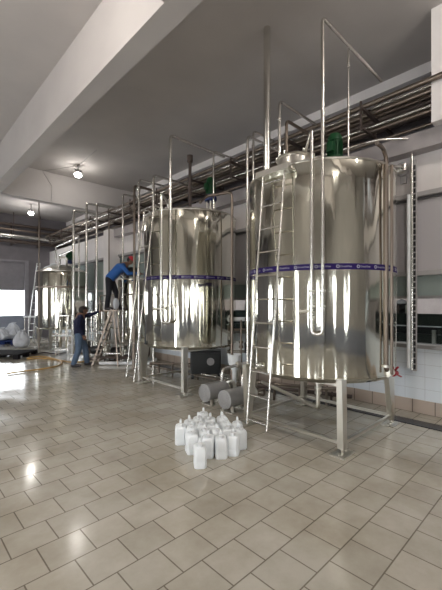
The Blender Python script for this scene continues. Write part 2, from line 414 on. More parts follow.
# manways and agitators
def manway(parent, x, y, z, r, h, lid=True):
    bm = bmesh.new(); lathe(bm, [(r, z - .15), (r, z + h), (r - .01, z + h)], 40, (x, y))
    m = link('manway', bm, M['tanktop'], parent, True)
    if lid:
        bm = bmesh.new(); lathe(bm, [(0, z + h + .06), (r * .5, z + h + .05), (r + .02, z + h + .01), (r + .03, z + h - .01), (r + .02, z + h - .02), (0, z + h - .02)], 40, (x, y))
        for k in range(6):
            a = k * PI / 3; lathe(bm, [(.016, z + h), (.016, z + h + .05), (0, z + h + .05)], 8, (x + (r + .02) * math.cos(a), y + (r + .02) * math.sin(a)))
        link('manway_lid', bm, M['legs'], m, True)
manway(tA, -.45, .12, 3.62, .24, .23)
manway(tB, -.45, .35, 3.74, .22, .08)
manway(tD, -.35, -.45, 3.12, .22, .08)
def agitator(parent, x, y, z, h, s=1.0):
    bm = bmesh.new()
    for k in range(4):
        a = PI / 4 + k * PI / 2; tube(bm, [(x + .09 * s * math.cos(a), y + .09 * s * math.sin(a), z - .1), (x + .09 * s * math.cos(a), y + .09 * s * math.sin(a), z + h)], .014, 8)
    lathe(bm, [(.03, z - .1), (.03, z + h)], 12, (x, y)); lathe(bm, [(0, z - .01), (.14 * s, z - .01), (.14 * s, z + .01), (0, z + .01)], 24, (x, y))
    a = link('agitator_stand', bm, M['legs'], parent, True)
    z += h
    bm = LA([(0, z), (.13 * s, z), (.15 * s, z + .03), (.15 * s, z + .08), (.12 * s, z + .12), (.09 * s, z + .14), (.09 * s, z + .17), (0, z + .17)], 28, (x, y))
    link('gearbox', bm, M['blue'], a, True)
    bm = LA([(0, z + .15), (.105 * s, z + .16), (.105 * s, z + .19), (.09 * s, z + .2), (.09 * s, z + .42), (.105 * s, z + .43), (.105 * s, z + .48), (.08 * s, z + .53), (0, z + .53)], 28, (x, y))
    for k in range(16):
        t = k * PI / 8; bar(bm, (x + .1 * s * math.cos(t), y + .1 * s * math.sin(t), z + .2), (x + .1 * s * math.cos(t), y + .1 * s * math.sin(t), z + .42), .008, .03, up=(math.cos(t), math.sin(t), 0))
    box(bm, x - .17 * s, x - .08 * s, y - .05, y + .05, z + .24, z + .38, bev=.008)
    link('motor', bm, M['green'], a, True)
agitator(tA, .25, -.12, 3.76, .06)
agitator(tB, .36, -.28, 3.84, .25, .95)
agitator(tD, .25, -.1, 3.28, .12, .9)

# ---- hook-on ladders (built vertical, standing off the tank)
def ladder(name, label, b0, b1, t0, t1, n, rr=.011, hooks=None, mat='pipe', cat='ladder', first=.02):
    """b0,b1 bottom of rails; t0,t1 tops"""
    b0, b1, t0, t1 = map(Vector, (b0, b1, t0, t1)); o = (b0 + b1) / 2; o.z = 0
    t = thing(name, label, cat, o)
    for b_, tt in ((b0, t0), (b1, t1)):
        pts = [b_ - o, tt - o]
        if hooks: pts += [tt - o + Vector(hooks[0]), tt - o + Vector(hooks[1])]
        link('rail', T(pts, rr * 1.25, 10, .04), M[mat], t, True)
    for k in range(n):
        f = first + (1 - first - .04) * k / (n - 1)
        link('rung', T([b0.lerp(t0, f) - o, b1.lerp(t1, f) - o], rr, 8), M[mat], t, True)
    return t
ladder('tank_ladder', 'steel ladder hooked over the rim of the largest tank', (3.25, 2.92, .30), (3.22, 2.58, .30), (3.55, 2.90, 3.46), (3.54, 2.56, 3.46), 11,
       hooks=((.08, 0, .03), (.13, 0, .0)))
ladder('tank_ladder', 'steel ladder leaning against the second tank beside its bent leg', (3.54, 6.47, .28), (3.48, 6.06, .28), (3.9, 6.37, 3.73), (3.88, 5.98, 3.73), 11,
       hooks=((.12, 0, .02), (.16, 0, -.06)))
ladder('leaning_ladder', 'long aluminium ladder leaning beside the farthest tank', at(27, 16.2, 0), at(32.5, 16.2, 0), at(37, 15.4, 3.55), at(40, 15.4, 3.55), 11, .018, first=.06, mat='aluminium')
link('ladder_platform', bar(bar(bmesh.new(), (3.58, 2.48, 3.44), (3.58, 3.0, 3.44), .16, .02), (3.52, 2.48, 3.47), (3.52, 3.0, 3.47), .03, .07), M['legs'], tA).location = (-TA.x, -TA.y, 0)

# ================================================================== PIPE RACK under the ceiling
RK = [  # x, h, radius, colour, words
    (5.86, 5.13, .042, 'rackpipe', 'outermost brown rack pipe, farthest out from the wall'),
    (6.02, 5.13, .024, 'pipe', 'thin shiny rack pipe next to the outermost one'),
    (6.18, 5.13, .045, 'rackpipe', 'thick brown rack pipe, third in from the outer edge'),
    (6.34, 5.13, .024, 'rackpipe', 'thin brown rack pipe, fourth in from the outer edge'),
    (6.50, 5.13, .040, 'dullpipe', 'dark lagged rack pipe, fifth in from the outer edge'),
    (6.68, 5.13, .030, 'rackpipe', 'brown rack pipe, sixth in from the outer edge'),
    (6.90, 5.13, .045, 'dullpipe', 'dark lagged rack pipe, innermost one on the lower tier'),
    (6.40, 5.42, .026, 'rackpipe', 'thin brown pipe on the rack top tier, outer edge'),
    (6.62, 5.42, .040, 'dullpipe', 'dark lagged pipe on the rack top tier'),
    (6.88, 5.42, .030, 'rackpipe', 'brown pipe on the rack top tier, innermost'),
    (5.98, 4.80, .022, 'pipe', 'thin shiny pipe slung beneath the rack, outer one'),
    (6.14, 4.80, .034, 'rackpipe', 'brown pipe slung beneath the rack, middle one'),
    (6.24, 4.64, .026, 'rackpipe', 'thin brown pipe slung beneath the rack, closest to the ledge'),
]
Y0, Y1 = -4.0, 18.9
for x, h, r, m, lab in RK:
    tag(link('rack_pipe', T([(x, Y0, h), (x, Y1, h)], r, 12), M[m], None, True), lab, 'pipe', 'pipes on the overhead rack')
rk = thing('pipe_rack', 'dark steel hanger rack carrying the overhead pipes along the right wall', 'pipe rack', (6.3, 2, 4.5))
off = Vector((6.3, 2, 4.5))
y = -3.6
while y < 18.8:
    if not 1.0 < y < 1.8:
        bm = bmesh.new()
        bar(bm, Vector((5.76, y, 5.065)) - off, Vector((7.3, y, 5.065)) - off, .05, .045); bar(bm, Vector((6.3, y, 5.36)) - off, Vector((7.3, y, 5.36)) - off, .04, .035)
        for xx in (5.82, 6.42, 7.1): bar(bm, Vector((xx, y + .04, 4.5 if xx > 6.3 else 4.72)) - off, Vector((xx, y + .04, 5.5 if xx > 6 else 5.22)) - off, .028, .028, up=(0, 1, 0))
        bar(bm, Vector((5.80, y, 4.74)) - off, Vector((6.42, y, 4.74)) - off, .04, .03)
        link('hanger', bm, M['dullpipe'], rk)
    y += 1.55
bm = bmesh.new()
box(bm, 6.95 - off.x, 7.22 - off.x, 1.65 - off.y, 18.9 - off.y, 5.38 - off.z, 5.41 - off.z)
for s in (6.95, 7.2): box(bm, s - off.x, s + .02 - off.x, 1.65 - off.y, 18.9 - off.y, 5.41 - off.z, 5.5 - off.z)
link('cable_tray', bm, M['dullpipe'], rk)
# pipes along the end wall
for z_, y_, r, m, lab in ((5.62, 19.35, .07, 'dullpipe', 'dark pipe high on the end wall, topmost of the bundle'),
                      (5.36, 19.25, .055, 'rackpipe', 'brown pipe on the end wall, second from the top'),
                      (5.05, 19.2, .10, 'pipe', 'thick shiny pipe along the end wall'),
                      (4.82, 19.4, .09, 'dullpipe', 'dark pipe beneath the thick shiny one on the end wall')):
    tag(link('wall_pipe', T([(-2.0, y_, z_), (7.2, y_, z_)], r, 14), M[m], None, True), lab, 'pipe', 'pipes along the end wall')
wb = thing('wall_pipe_bracket', 'row of dark bracket arms holding the end wall pipes', 'bracket', (4, 19.7, 5))
for xx in (-1.5, .5, 2.5, 4.5, 5.7):
    bm = bmesh.new(); bar(bm, (xx - 4, 0, .8), (xx - 4, -.03, -.35), .06, .05, up=(0, 1, 0)); bar(bm, (xx - 4, 0, -.30), (xx - 4, -.55, -.30), .05, .04)
    bar(bm, (xx - 4, -.5, -.3), (xx - 4, -.5, 1.2), .03, .03, up=(0, 1, 0)); link('bracket_arm', bm, M['dullpipe'], wb)

# ================================================================== RISER PIPES (inverted L up to the rack)
TOP = 5.0
def riser(u, top, z, to, lab, r=.028, bottom=.0, mat='pipe', drop=0.0):
    p = at(u, z); t = (p.x, p.y)
    pts = [(p.x, p.y, bottom), (p.x, p.y, top), (to, p.y, top)]
    if drop: pts.append((to, p.y, top - drop))
    b = T(pts, r, 10, .09)
    axis_lathe(b, (p.x, p.y, bottom + .02), (p.x, p.y, 9), [(r, 0), (r * 1.5, 0), (r * 1.5, .03), (r, .03)], 12)
    axis_lathe(b, (p.x, p.y, top - .3), (p.x, p.y, 9), [(r, 0), (r * 1.45, 0), (r * 1.45, .03), (r, .03)], 12)
    tag(link('riser_pipe', b, M[mat], None, True), lab, 'pipe', 'riser pipes feeding the overhead rack')
    return p
riser(73.6, 4.98, 12.0, 5.6, 'leftmost tall riser, crossing in front of the farthest tank', .045)
riser(86.5, 5.02, 11.3, 5.5, 'riser just above the navy worker, second tall riser from the end wall', .036)
riser(96.7, 4.98, 11.2, 5.6, 'riser pipe just beyond the climbing worker ladder, third tall one', .034)
riser(109, 4.55, 11.6, 5.8, 'slim dark riser behind the climbing worker back', .022, mat='rackpipe')
riser(122.9, 5.0, 10.3, 5.7, 'riser passing right by the climbing worker red cap', .03)
riser(134.3, 5.02, 9.6, 5.5, 'taller of the paired risers in front of the small mixing tank', .036, mat='rackpipe')
riser(139.0, 5.12, 9.4, 5.7, 'shorter of the paired risers in front of the small mixing tank', .028)
riser(153.5, 5.0, 8.75, 6.1, 'riser behind the second tank ladder', .030)
riser(213.6, 5.02, 7.4, 5.7, 'thin riser standing on top of the second tank near its motor', .018, bottom=3.7)
riser(247.6, 4.62, 5.9, 5.3, 'slim riser between the two big tanks, left of the pair', .022, bottom=.0)
riser(253.3, 5.0, 6.5, 5.6, 'slim riser between the two big tanks, reaching the top tier', .020, bottom=0)
riser(279.5, 4.95, 5.45, 5.5, 'riser standing on the largest tank next to the manway', .022, bottom=3.62)
riser(286.5, 4.80, 5.75, 5.5, 'short riser on the largest tank behind the manway', .026, bottom=3.62, mat='rackpipe')
riser(348.3, 5.4, 4.9, 5.5, 'thin riser rising from the largest tank in front of the green motor', .014, bottom=3.5)
p = at(267, 5.6)
tag(link('vertical_duct', T([(p.x, p.y, 3.5), (p.x, p.y, CH)], .055, 16), M['pipe'], None, True), 'thick vertical pipe dropping from the ceiling to the largest tank edge', 'pipe')
p = at(190, 7.6)
bm = T([(p.x, p.y, 3.7), (p.x, p.y, 4.95)], .035, 12); lathe(bm, [(.035, 4.85), (.065, 4.86), (.065, 5.0), (0, 5.02)], 14, (p.x, p.y))
tag(link('vent_pipe', bm, M['dullpipe'], None, True), 'dark brown capped vent pipe standing on the second tank', 'pipe')
# far slim conduit beside farthest tank
p = at(39, 13.0)
tag(link('conduit', T([(p.x, p.y, 0), (p.x, p.y, CH)], .022, 8), M['rackpipe'], None, True), 'slim vertical conduit from floor to ceiling by the farthest tank edge', 'conduit')

# ---- U-bend fill pipes in front of tanks
def ubend(a, b_, top_a, top_b, bot, r, lab, to_rack, stub_dir):
    t = thing('fill_pipe', lab, 'pipe', (a.x, a.y, 0))
    d = b_ - a
    link('pipe_loop', T([(0, 0, top_a), (0, 0, bot), (d.x, d.y, bot), (d.x, d.y, top_b), (to_rack - a.x, d.y, top_b)] if to_rack else [(0, 0, top_a), (0, 0, bot), (d.x, d.y, bot), (d.x, d.y, top_b)], r, 14, .075), M['pipe'], t, True)
    bm = bmesh.new()
    for zz in (bot + .19, bot + .25, bot + .32, bot + .5):
        axis_lathe(bm, (0, 0, zz), (0, 0, zz + 1), [(r, 0), (r * 1.7, 0), (r * 1.7, .025), (r, .025)], 14)
        if zz > bot + .3: axis_lathe(bm, (d.x, d.y, zz), (d.x, d.y, zz + 1), [(r, 0), (r * 1.7, 0), (r * 1.7, .025), (r, .025)], 14)
    link('clamp', bm, M['legs'], t, True)
    s = Vector(stub_dir); bm = T([(0, 0, bot + .27), s * .16 + Vector((0, 0, bot + .27))], r * .8, 10)
    axis_lathe(bm, s * .13 + Vector((0, 0, bot + .27)), s * 2 + Vector((0, 0, bot + .27)), [(0, 0), (r * 1.4, 0), (r * 1.4, .03), (0, .03)], 12)
    link('valve_stub', bm, M['legs'], t, True)
    return t
a = at(311.7, 4.16); b_ = at(322.6, 4.10)
t = ubend(a, b_, 3.80, 5.15, 1.43, .021, 'U-shaped fill pipe looping down the front of the largest tank', 5.4, (-.72, .69, 0))
link('top_return', T([(0, 0, 3.78), (0, 0, 3.86), (.55, .45, 3.86), (.55, .45, 3.66)], .021, 12, .09), M['pipe'], t, True)
a = at(161.5, 6.78); b_ = at(170.5, 6.72)
t = ubend(a, b_, 3.80, 5.02, 1.42, .028, 'U-shaped fill pipe looping down the front of the second tank', 5.4, (-.72, .69, 0))
link('top_return', T([(0, 0, 3.78), (0, 0, 3.92), (.42, .38, 3.92), (.42, .38, 3.72)], .028, 12, .09), M['pipe'], t, True)

# ---- right side of tank A: down pipe, sight tube, cable ladder, valve
p = at(386.5, 4.37)
t = thing('discharge_pipe', 'dark and shiny pipe running down the right side of the largest tank', 'pipe', (p.x, p.y, 0))
link('pipe_run', T([(-.35, -.02, 3.68), (-.1, 0, 3.70), (0, 0, 3.60), (0, 0, .95), (.22, 0, .92)], .024, 12, .08), M['rackpipe'], t, True)
link('twin_pipe', T([(-.02, -.07, 3.50), (-.02, -.07, .92)], .018, 10), M['rackpipe'], t, True)
bm = bmesh.new()
axis_lathe(bm, (.02, 0, .92), (1, 0, .92), [(0, 0), (.05, 0), (.05, .03), (.03, .04), (.03, .09), (.05, .1), (.05, .13), (0, .13)], 16)
axis_lathe(bm, (0, 0, 1.0), (0, 0, 2), [(.028, 0), (.05, 0), (.05, .03), (.028, .03)], 14)
link('valve', bm, M['legs'], t, True)
bm = bmesh.new()
axis_lathe(bm, (.22, 0, .88), (1, 0, .88), [(0, 0), (.032, 0), (.032, .11), (0, .11)], 14); bar(bm, (.20, -.02, .90), (.38, -.04, .83), .025, .014)
tube(bm, [(.26, 0, .92), (.22, -.06, .98)], .012, 8); tube(bm, [(.24, 0, .9), (.3, -.02, .96)], .012, 8)
link('valve_handle', bm, M['red'], t)
WP = lambda u, X: at(u, X / (.6925 + (u - 221) / 350 * .7214))
p = WP(408.5, 6.10)
tag(link('sight_tube', T([(p.x, p.y, .75), (p.x, p.y, 3.55)], .026, 14), M['cap'], None, True), 'bright white vertical tube along the right wall beside the perforated strip', 'tube')
p2 = WP(412, 6.12)
tag(link('wall_conduit', T([(p2.x, p2.y, .72), (p2.x, p2.y, 4.45), (p2.x - .35, p2.y + .4, 4.45), (p2.x - .6, p2.y + 2.6, 4.45)], .02, 10, .1), M['pipe'], None, True), 'thin conduit bending over at the top of the right wall', 'conduit')
p = WP(414.5, 6.2)
t = thing('perforated_strip', 'black and white perforated vertical cable strip on the right wall', 'cable strip', (p.x, p.y, .7))
link('channel', B(-.02, .03, -.03, .03, 0, 3.42), M['ledge'], t)
bm = bmesh.new(); k = 0
while k * .095 < 3.3: box(bm, -.03, -.018, -.024, .024, .03 + k * .095, .10 + k * .095); k += 1
link('slot', bm, M['black'], t)
p = WP(400.5, 6.14)
t = thing('wall_lamp', 'small round grey bulkhead lamp high on the right wall', 'wall lamp', (p.x, p.y, 4.02))
bm = bmesh.new(); axis_lathe(bm, (.16, 0, 0), (-1, 0, 0), [(0, 0), (.08, 0), (.08, .05), (.11, .06), (.11, .12), (0, .12)], 24); link('housing', bm, M['ledge'], t, True)
bm = bmesh.new(); axis_lathe(bm, (.04, 0, 0), (-1, 0, 0), [(.085, 0), (.075, .04), (.04, .06), (0, .065)], 24); link('lens', bm, M['tanktop'], t, True)
link('mount', B(.12, .16, -.05, .05, -.22, 0), M['ledge'], t)
# L-shaped pipe over the wall-side of tank A
p = at(404, 5.62); q = at(372, 5.35)
bm = T([(q.x - .15, q.y + .25, 3.98), (p.x, p.y, 3.98), (6.12, p.y, 3.98)], .022, 10, .06)
for f in (.55,): axis_lathe(bm, (p.x, p.y, 3.93), (p.x, p.y, 5), [(0, 0), (.045, 0), (.045, .1), (0, .1)], 12)
tag(link('link_pipe', bm, M['pipe'], None, True), 'short shiny pipe with a valve linking the largest tank to the wall', 'pipe')
# bottom drain of tank A
q = at(318, 4.9)
t = thing('drain_pipe', 'L-shaped drain pipe under the largest tank with a clamp valve', 'pipe', (q.x, q.y, 0))
e = at(262, 6.3) - q
link('pipe_run', T([(0, 0, .86), (0, 0, .33), (e.x, e.y, .38)], .030, 12, .06), M['legs'], t, True)
bm = bmesh.new()
for zz in (.45, .53, .60, .68): axis_lathe(bm, (0, 0, zz), (0, 0, 2), [(.02, 0), (.048, 0), (.048, .03), (.02, .03)], 14)
tube(bm, [(0, 0, .62), (.12, -.04, .66)], .01, 8)
link('valve', bm, M['legs'], t, True)
# side outlet low on tank A (left)
q = at(256, 4.75)
t = thing('outlet_pipe', 'low outlet pipe crossing behind the ladder of the largest tank', 'pipe', (q.x, q.y, 0))
e = at(288, 4.62) - q
link('pipe_run', T([(0, 0, .96), (e.x, e.y, .93), (e.x + .1, e.y + .1, .95)], .022, 10, .05), M['pipe'], t, True)
bm = bmesh.new()
for f in (.1, .5, .9):
    c = Vector((e.x * f, e.y * f, .96 - .03 * f)); axis_lathe(bm, c, c + Vector((e.x, e.y, 0)), [(0, 0), (.042, 0), (.042, .03), (0, .03)], 12)
tube(bm, [(e.x, e.y, .93), (e.x + .06, e.y - .04, 1.03)], .01, 8)
link('valve', bm, M['legs'], t, True)
# vertical pipe between the tanks, dark, bent over tank B
p = at(232, 7.1)
tag(link('overflow_pipe', T([(p.x - .55, p.y + .35, 3.8), (p.x - .2, p.y + .55, 4.05), (p.x, p.y, 4.05), (p.x, p.y, 0)], .028, 12, .1), M['rackpipe'], None, True), 'bent overflow pipe down the right edge of the second tank', 'pipe')

# ---- manifold stand between the two big tanks
q = at(241, 7.6)
t = thing('valve_manifold', 'valve manifold stand between the two big tanks', 'manifold', (q.x, q.y, 0))
dx = RT
bm = bmesh.new()
for s in (-.22, .16): bar(bm, dx * s, dx * s + Vector((0, 0, 1.95)), .04, .04, up=(1, 0, 0))
link('stand_frame', bm, M['dullpipe'], t)
for zz, r, m in ((1.45, .045, 'cap'), (1.22, .03, 'rackpipe'), (.75, .03, 'pipe')):
    bm = T([dx * -.30 + Vector((0, 0, zz)), dx * .30 + Vector((0, 0, zz))], r, 12)
    for s in (-.26, .2): axis_lathe(bm, dx * s + Vector((0, 0, zz)), dx * 3 + Vector((0, 0, zz)), [(0, 0), (r * 1.7, 0), (r * 1.7, .04), (0, .04)], 14)
    link('header_pipe', bm, M[m], t, True)
for s, z0_, z1_ in ((-.02, .2, 1.45), (.1, .75, 1.9), (.24, 0.05, 1.3)):
    bm = T([dx * s + Vector((0, -.03, z0_)), dx * s + Vector((0, -.03, z1_))], .022, 10)
    axis_lathe(bm, dx * s + Vector((0, -.03, (z0_ + z1_) / 2)), dx * s + Vector((0, -.03, 9)), [(0, 0), (.05, 0), (.05, .05), (.03, .06), (.03, .1), (.05, .11), (.05, .15), (0, .15)], 12)
    link('valve_pipe', bm, M['rackpipe'], t, True)
link('valve_lever', bar(bar(bmesh.new(), dx * .02 + Vector((0, -.1, .95)), dx * .02 + Vector((0, -.1, .72)), .035, .03, up=(0, 1, 0)), dx * .02 + Vector((0, -.1, .95)), dx * .12 + Vector((0, -.1, .97)), .03, .03), M['black'], t)
# white funnel
q = at(234.5, 7.0)
bm = LA([(.03, 0), (.05, .45), (.13, .62), (.14, .78), (.13, .78), (.03, .5)], 20)
tag(link('white_funnel', bm, M['white'], None, True, (q.x, q.y, .0)), 'white plastic funnel drum behind the pump motors', 'funnel')

# ---- two pumps with grey motors on the floor
def pump(u, z, lab):
    q = at(u, z); t = thing('transfer_pump', lab, 'pump', (q.x, q.y, 0), 0, 'grey transfer pumps on the floor')
    r = .155; h = .215
    bm = bmesh.new(); axis_lathe(bm, (0, 0, h), (1, 0, h), [(0, 0), (r * .8, .0), (r, .02), (r, .055), (r * .97, .06), (r * .97, .50), (r * .8, .54), (0, .54)], 36)
    link('motor_casing', bm, M['pumpgrey'], t, True)
    bm = bmesh.new()
    for k in range(3): axis_lathe(bm, (-.006, 0, h), (1, 0, h), [(.04 + k * .04, 0), (.048 + k * .04, 0), (.048 + k * .04, .008), (.04 + k * .04, .008)], 28)
    link('fan_grille', bm, M['ledge'], t, True)
    for x in (.10, .42):
        bm = bmesh.new()
        for s in (-1, 1): bar(bm, (x, s * .11, 0.01), (x, s * .08, .14), .05, .025, up=(1, 0, 0))
        box(bm, x - .04, x + .04, -.14, .14, 0, .015)
        link('foot', bm, M['legs'], t)
    bm = bmesh.new(); axis_lathe(bm, (.54, 0, h), (2, 0, h), [(0, 0), (.06, 0), (.06, .08), (.12, .09), (.13, .17), (.10, .2), (0, .2)], 28); link('pump_head', bm, M['legs'], t, True)
    link('outlet_pipe', T([(.46, 0, h + .1), (.46, 0, h + .36), (.9, .05, h + .38), (1.3, .1, h + .38)], .03, 12, .08), M['pipe'], t, True)
    bm = bmesh.new(); axis_lathe(bm, (.9, .05, h + .38), (3, .1, h + .38), [(0, 0), (.055, 0), (.07, .05), (.055, .1), (0, .1)], 16); link('valve', bm, M['legs'], t, True)
    link('inlet_pipe', T([(.74, 0, h), (1.05, 0, h), (1.05, 0, .1), (1.05, .6, .1)], .026, 12, .06), M['rackpipe'], t, True)
pump(203.5, 6.15, 'grey pump motor lying under the edge of the second tank')
pump(223.5, 5.72, 'grey pump motor lying closer to the largest tank ladder')

# ---- dark machine cabinet behind tank B, and low pipes
q = at(206, 8.5)
t = thing('control_cabinet', 'black equipment cabinet seen under the second tank', 'cabinet', (q.x, q.y, 0), math.radians(-44))
link('cabinet_body', B(-.36, .36, -.25, .25, .12, .66, bev=.02), M['black'], t)
link('door', B(-.33, .33, -.27, -.248, .16, .62, bev=.004), M['machine'], t)
[link('foot', B(x, x + .06, y, y + .06, 0, .13), M['black'], t) for x in (-.34, .28) for y in (-.23, .17)]
bm = bmesh.new(); axis_lathe(bm, (.12, -.26, .42), (.12, -1, .42), [(0, 0), (.09, 0), (.09, .02), (0, .02)], 20); link('dial', bm, M['ledge'], t, True)
for i, (a, b_, r, lab, m) in enumerate((
    (at(196, 8.4, .12), at(238, 7.6, .12), .028, 'floor pipe running behind the two pump motors', 'pipe'),
    (at(150, 8.7, .30), at(196, 8.3, .34), .03, 'low pipe crossing beneath the second tank', 'rackpipe'),
    (at(150, 9.4, .10), at(262, 7.0, .10), .024, 'thin pipe along the floor behind the second tank', 'rackpipe'),
    (at(258, 6.6, .30), at(345, 6.05, .30), .03, 'low pipe passing behind the legs of the largest tank', 'rackpipe'),
    (at(258, 7.0, .14), at(352, 6.2, .14), .035, 'floor pipe near the wall behind the largest tank', 'dullpipe'),
)):
    bm = T([a, b_], r, 10)
    d = (b_ - a)
    for f in (.2, .5, .8):
        c = a + d * f; axis_lathe(bm, c, c + d, [(0, 0), (r * 1.5, 0), (r * 1.5, .03), (0, .03)], 12)
        if a.z > .03: bar(bm, (c.x, c.y, 0), (c.x, c.y, c.z), .03, .03, up=(1, 0, 0))
    tag(link('floor_pipe', bm, M[m], None, True), lab, 'pipe', 'low pipes near the floor')

# ================================================================== SMALL MIXING TANK AREA
t = tC
for k, (x, y, zz, r) in enumerate(((-.3, -.1, 2.52, .05), (-.1, -.36, 2.52, .06), (.1, .2, 2.52, .05), (-.34, .2, 2.52, .04))):
    link('nozzle', T([(x, y, zz), (x, y, zz + .28)], r, 12), M['pipe' if k % 2 else 'dullpipe'], t, True)
bm = bmesh.new(); box(bm, -.52, -.1, -.55, -.25, 2.60, 2.74, bev=.02); box(bm, -.45, -.2, -.5, -.3, 2.72, 2.86, bev=.02); link('gearbox', bm, M['black'], t)
link('deck', B(-.78, .5, -.55, .55, .60, .64, bev=.006), M['legs'], t)
# step ladder under the climbing worker
q = at(109, 10.2); yaw = math.atan2(RT.y, RT.x)
t = thing('step_ladder', 'aluminium step ladder the climbing worker is standing on', 'step ladder', (q.x, q.y, 0), yaw)
HT = 1.62
for s in (-.2, .2):
    link('front_rail', bar(bmesh.new(), (-.42, s, 0), (.12, s * .8, HT), .045, .022, up=(0, 1, 0)), M['rackpipe'], t)
    link('rear_rail', bar(bmesh.new(), (.32, s, 0), (.18, s * .8, HT - .05), .035, .02, up=(0, 1, 0)), M['rackpipe'], t)
for k in range(6):
    f = .14 + k * .155; x = -.42 + .54 * f
    link('step', B(x - .07, x + .05, -.2, .2, HT * f - .02, HT * f + .01), M['rackpipe'], t)
link('platform', B(-.10, .34, -.22, .22, HT - .06, HT - .02, bev=.005), M['rackpipe'], t)
link('guard_rail', T([(.30, -.16, HT - .03), (.36, -.16, HT + .62), (.36, .16, HT + .62), (.30, .16, HT - .03)], .018, 10, .07), M['rackpipe'], t, True)
# white cloth / bag hanging at the ladder
bm = bmesh.new(); b2 = bmesh.new(); bmesh.ops.create_icosphere(b2, subdivisions=3, radius=1)
for v in b2.verts:
    n = math.sin(v.co.x * 9) * .06 + math.cos(v.co.y * 11) * .05
    v.co = Vector((v.co.x * .09 * (1 + n), v.co.y * .07 * (1 + n), v.co.z * .19)) * (1 - .25 * max(0, v.co.z))
merge(bm, b2)
q2 = at(116, 10.0)
tag(link('white_bag', bm, M['sack'], None, True, (q2.x, q2.y, 1.80)), 'white plastic bag hanging by the climbing worker feet', 'bag')
# skid of pipes at the foot of the ladder
q = at(124, 10.5)
t = thing('pipe_skid', 'low steel skid with pipes at the foot of the step ladder', 'skid', (q.x, q.y, 0), yaw)
bm = bmesh.new()
for y in (-.35, .35): bar(bm, (-.62, y, .06), (.9, y, .06), .06, .08)
for x in (-.6, 0, .9): bar(bm, (x, -.35, .06), (x, .35, .06), .06, .08)
link('skid_frame', bm, M['cap'], t)
for y, zz, m in ((-.25, .2, 'dullpipe'), (0, .28, 'pipe'), (.22, .18, 'dullpipe')):
    bm = T([(-.6, y, zz), (.7, y, zz), (.7, y, zz + .5)], .04, 12, .08)
    for x in (-.5, -.1, .4): axis_lathe(bm, (x, y, zz), (x + 1, y, zz), [(0, 0), (.065, 0), (.065, .04), (0, .04)], 14); bar(bm, (x, y, .06), (x, y, zz), .03, .03, up=(1, 0, 0))
    link('skid_pipe', bm, M[m], t, True)
# valve stations / filter housings along the row
def filter_stand(u, z, h, lab, s=1.0, n=2):
    q = at(u, z); t = thing('filter_stand', lab, 'filter stand', (q.x, q.y, 0), yaw, 'filter stands along the tank row')
    w = .16 * s
    for x in (-w, w):
        for y in (-.12, .12): link('leg', T([(x, y, 0), (x, y, h * .98)], .016, 8), M['pipe'], t, True)
    bm = bmesh.new()
    for zz in (.25, h * .55, h * .97):
        for y in (-.12, .12): bar(bm, (-w, y, zz), (w, y, zz), .025, .025)
        for x in (-w, w): bar(bm, (x, -.12, zz), (x, .12, zz), .025, .025)
    link('stand_frame', bm, M['pipe'], t)
    for k in range(n):
        x = (k - (n - 1) / 2) * .17 * s
        link('filter_housing', LA([(0, .3), (.05, .31), (.062, .36), (.062, h * .8), (.075, h * .81), (.075, h * .84), (.05, h * .9), (.02, h), (0, h)], 20, (x, 0)), M['tank'], t, True)
    link('cross_pipe', T([(-w - .15, -.05, h * .5), (w + .1, -.05, h * .5), (w + .1, -.05, .1)], .025, 10, .05), M['cap'], t, True)
filter_stand(63.5, 11.7, 1.42, 'filter stand to the left of the standing worker', 1.3)
filter_stand(98, 11.9, 1.55, 'filter stand behind the standing worker outstretched hand', 1.1, 1)
filter_stand(104, 12.4, 1.85, 'tall filter stand behind the step ladder', 1.2)
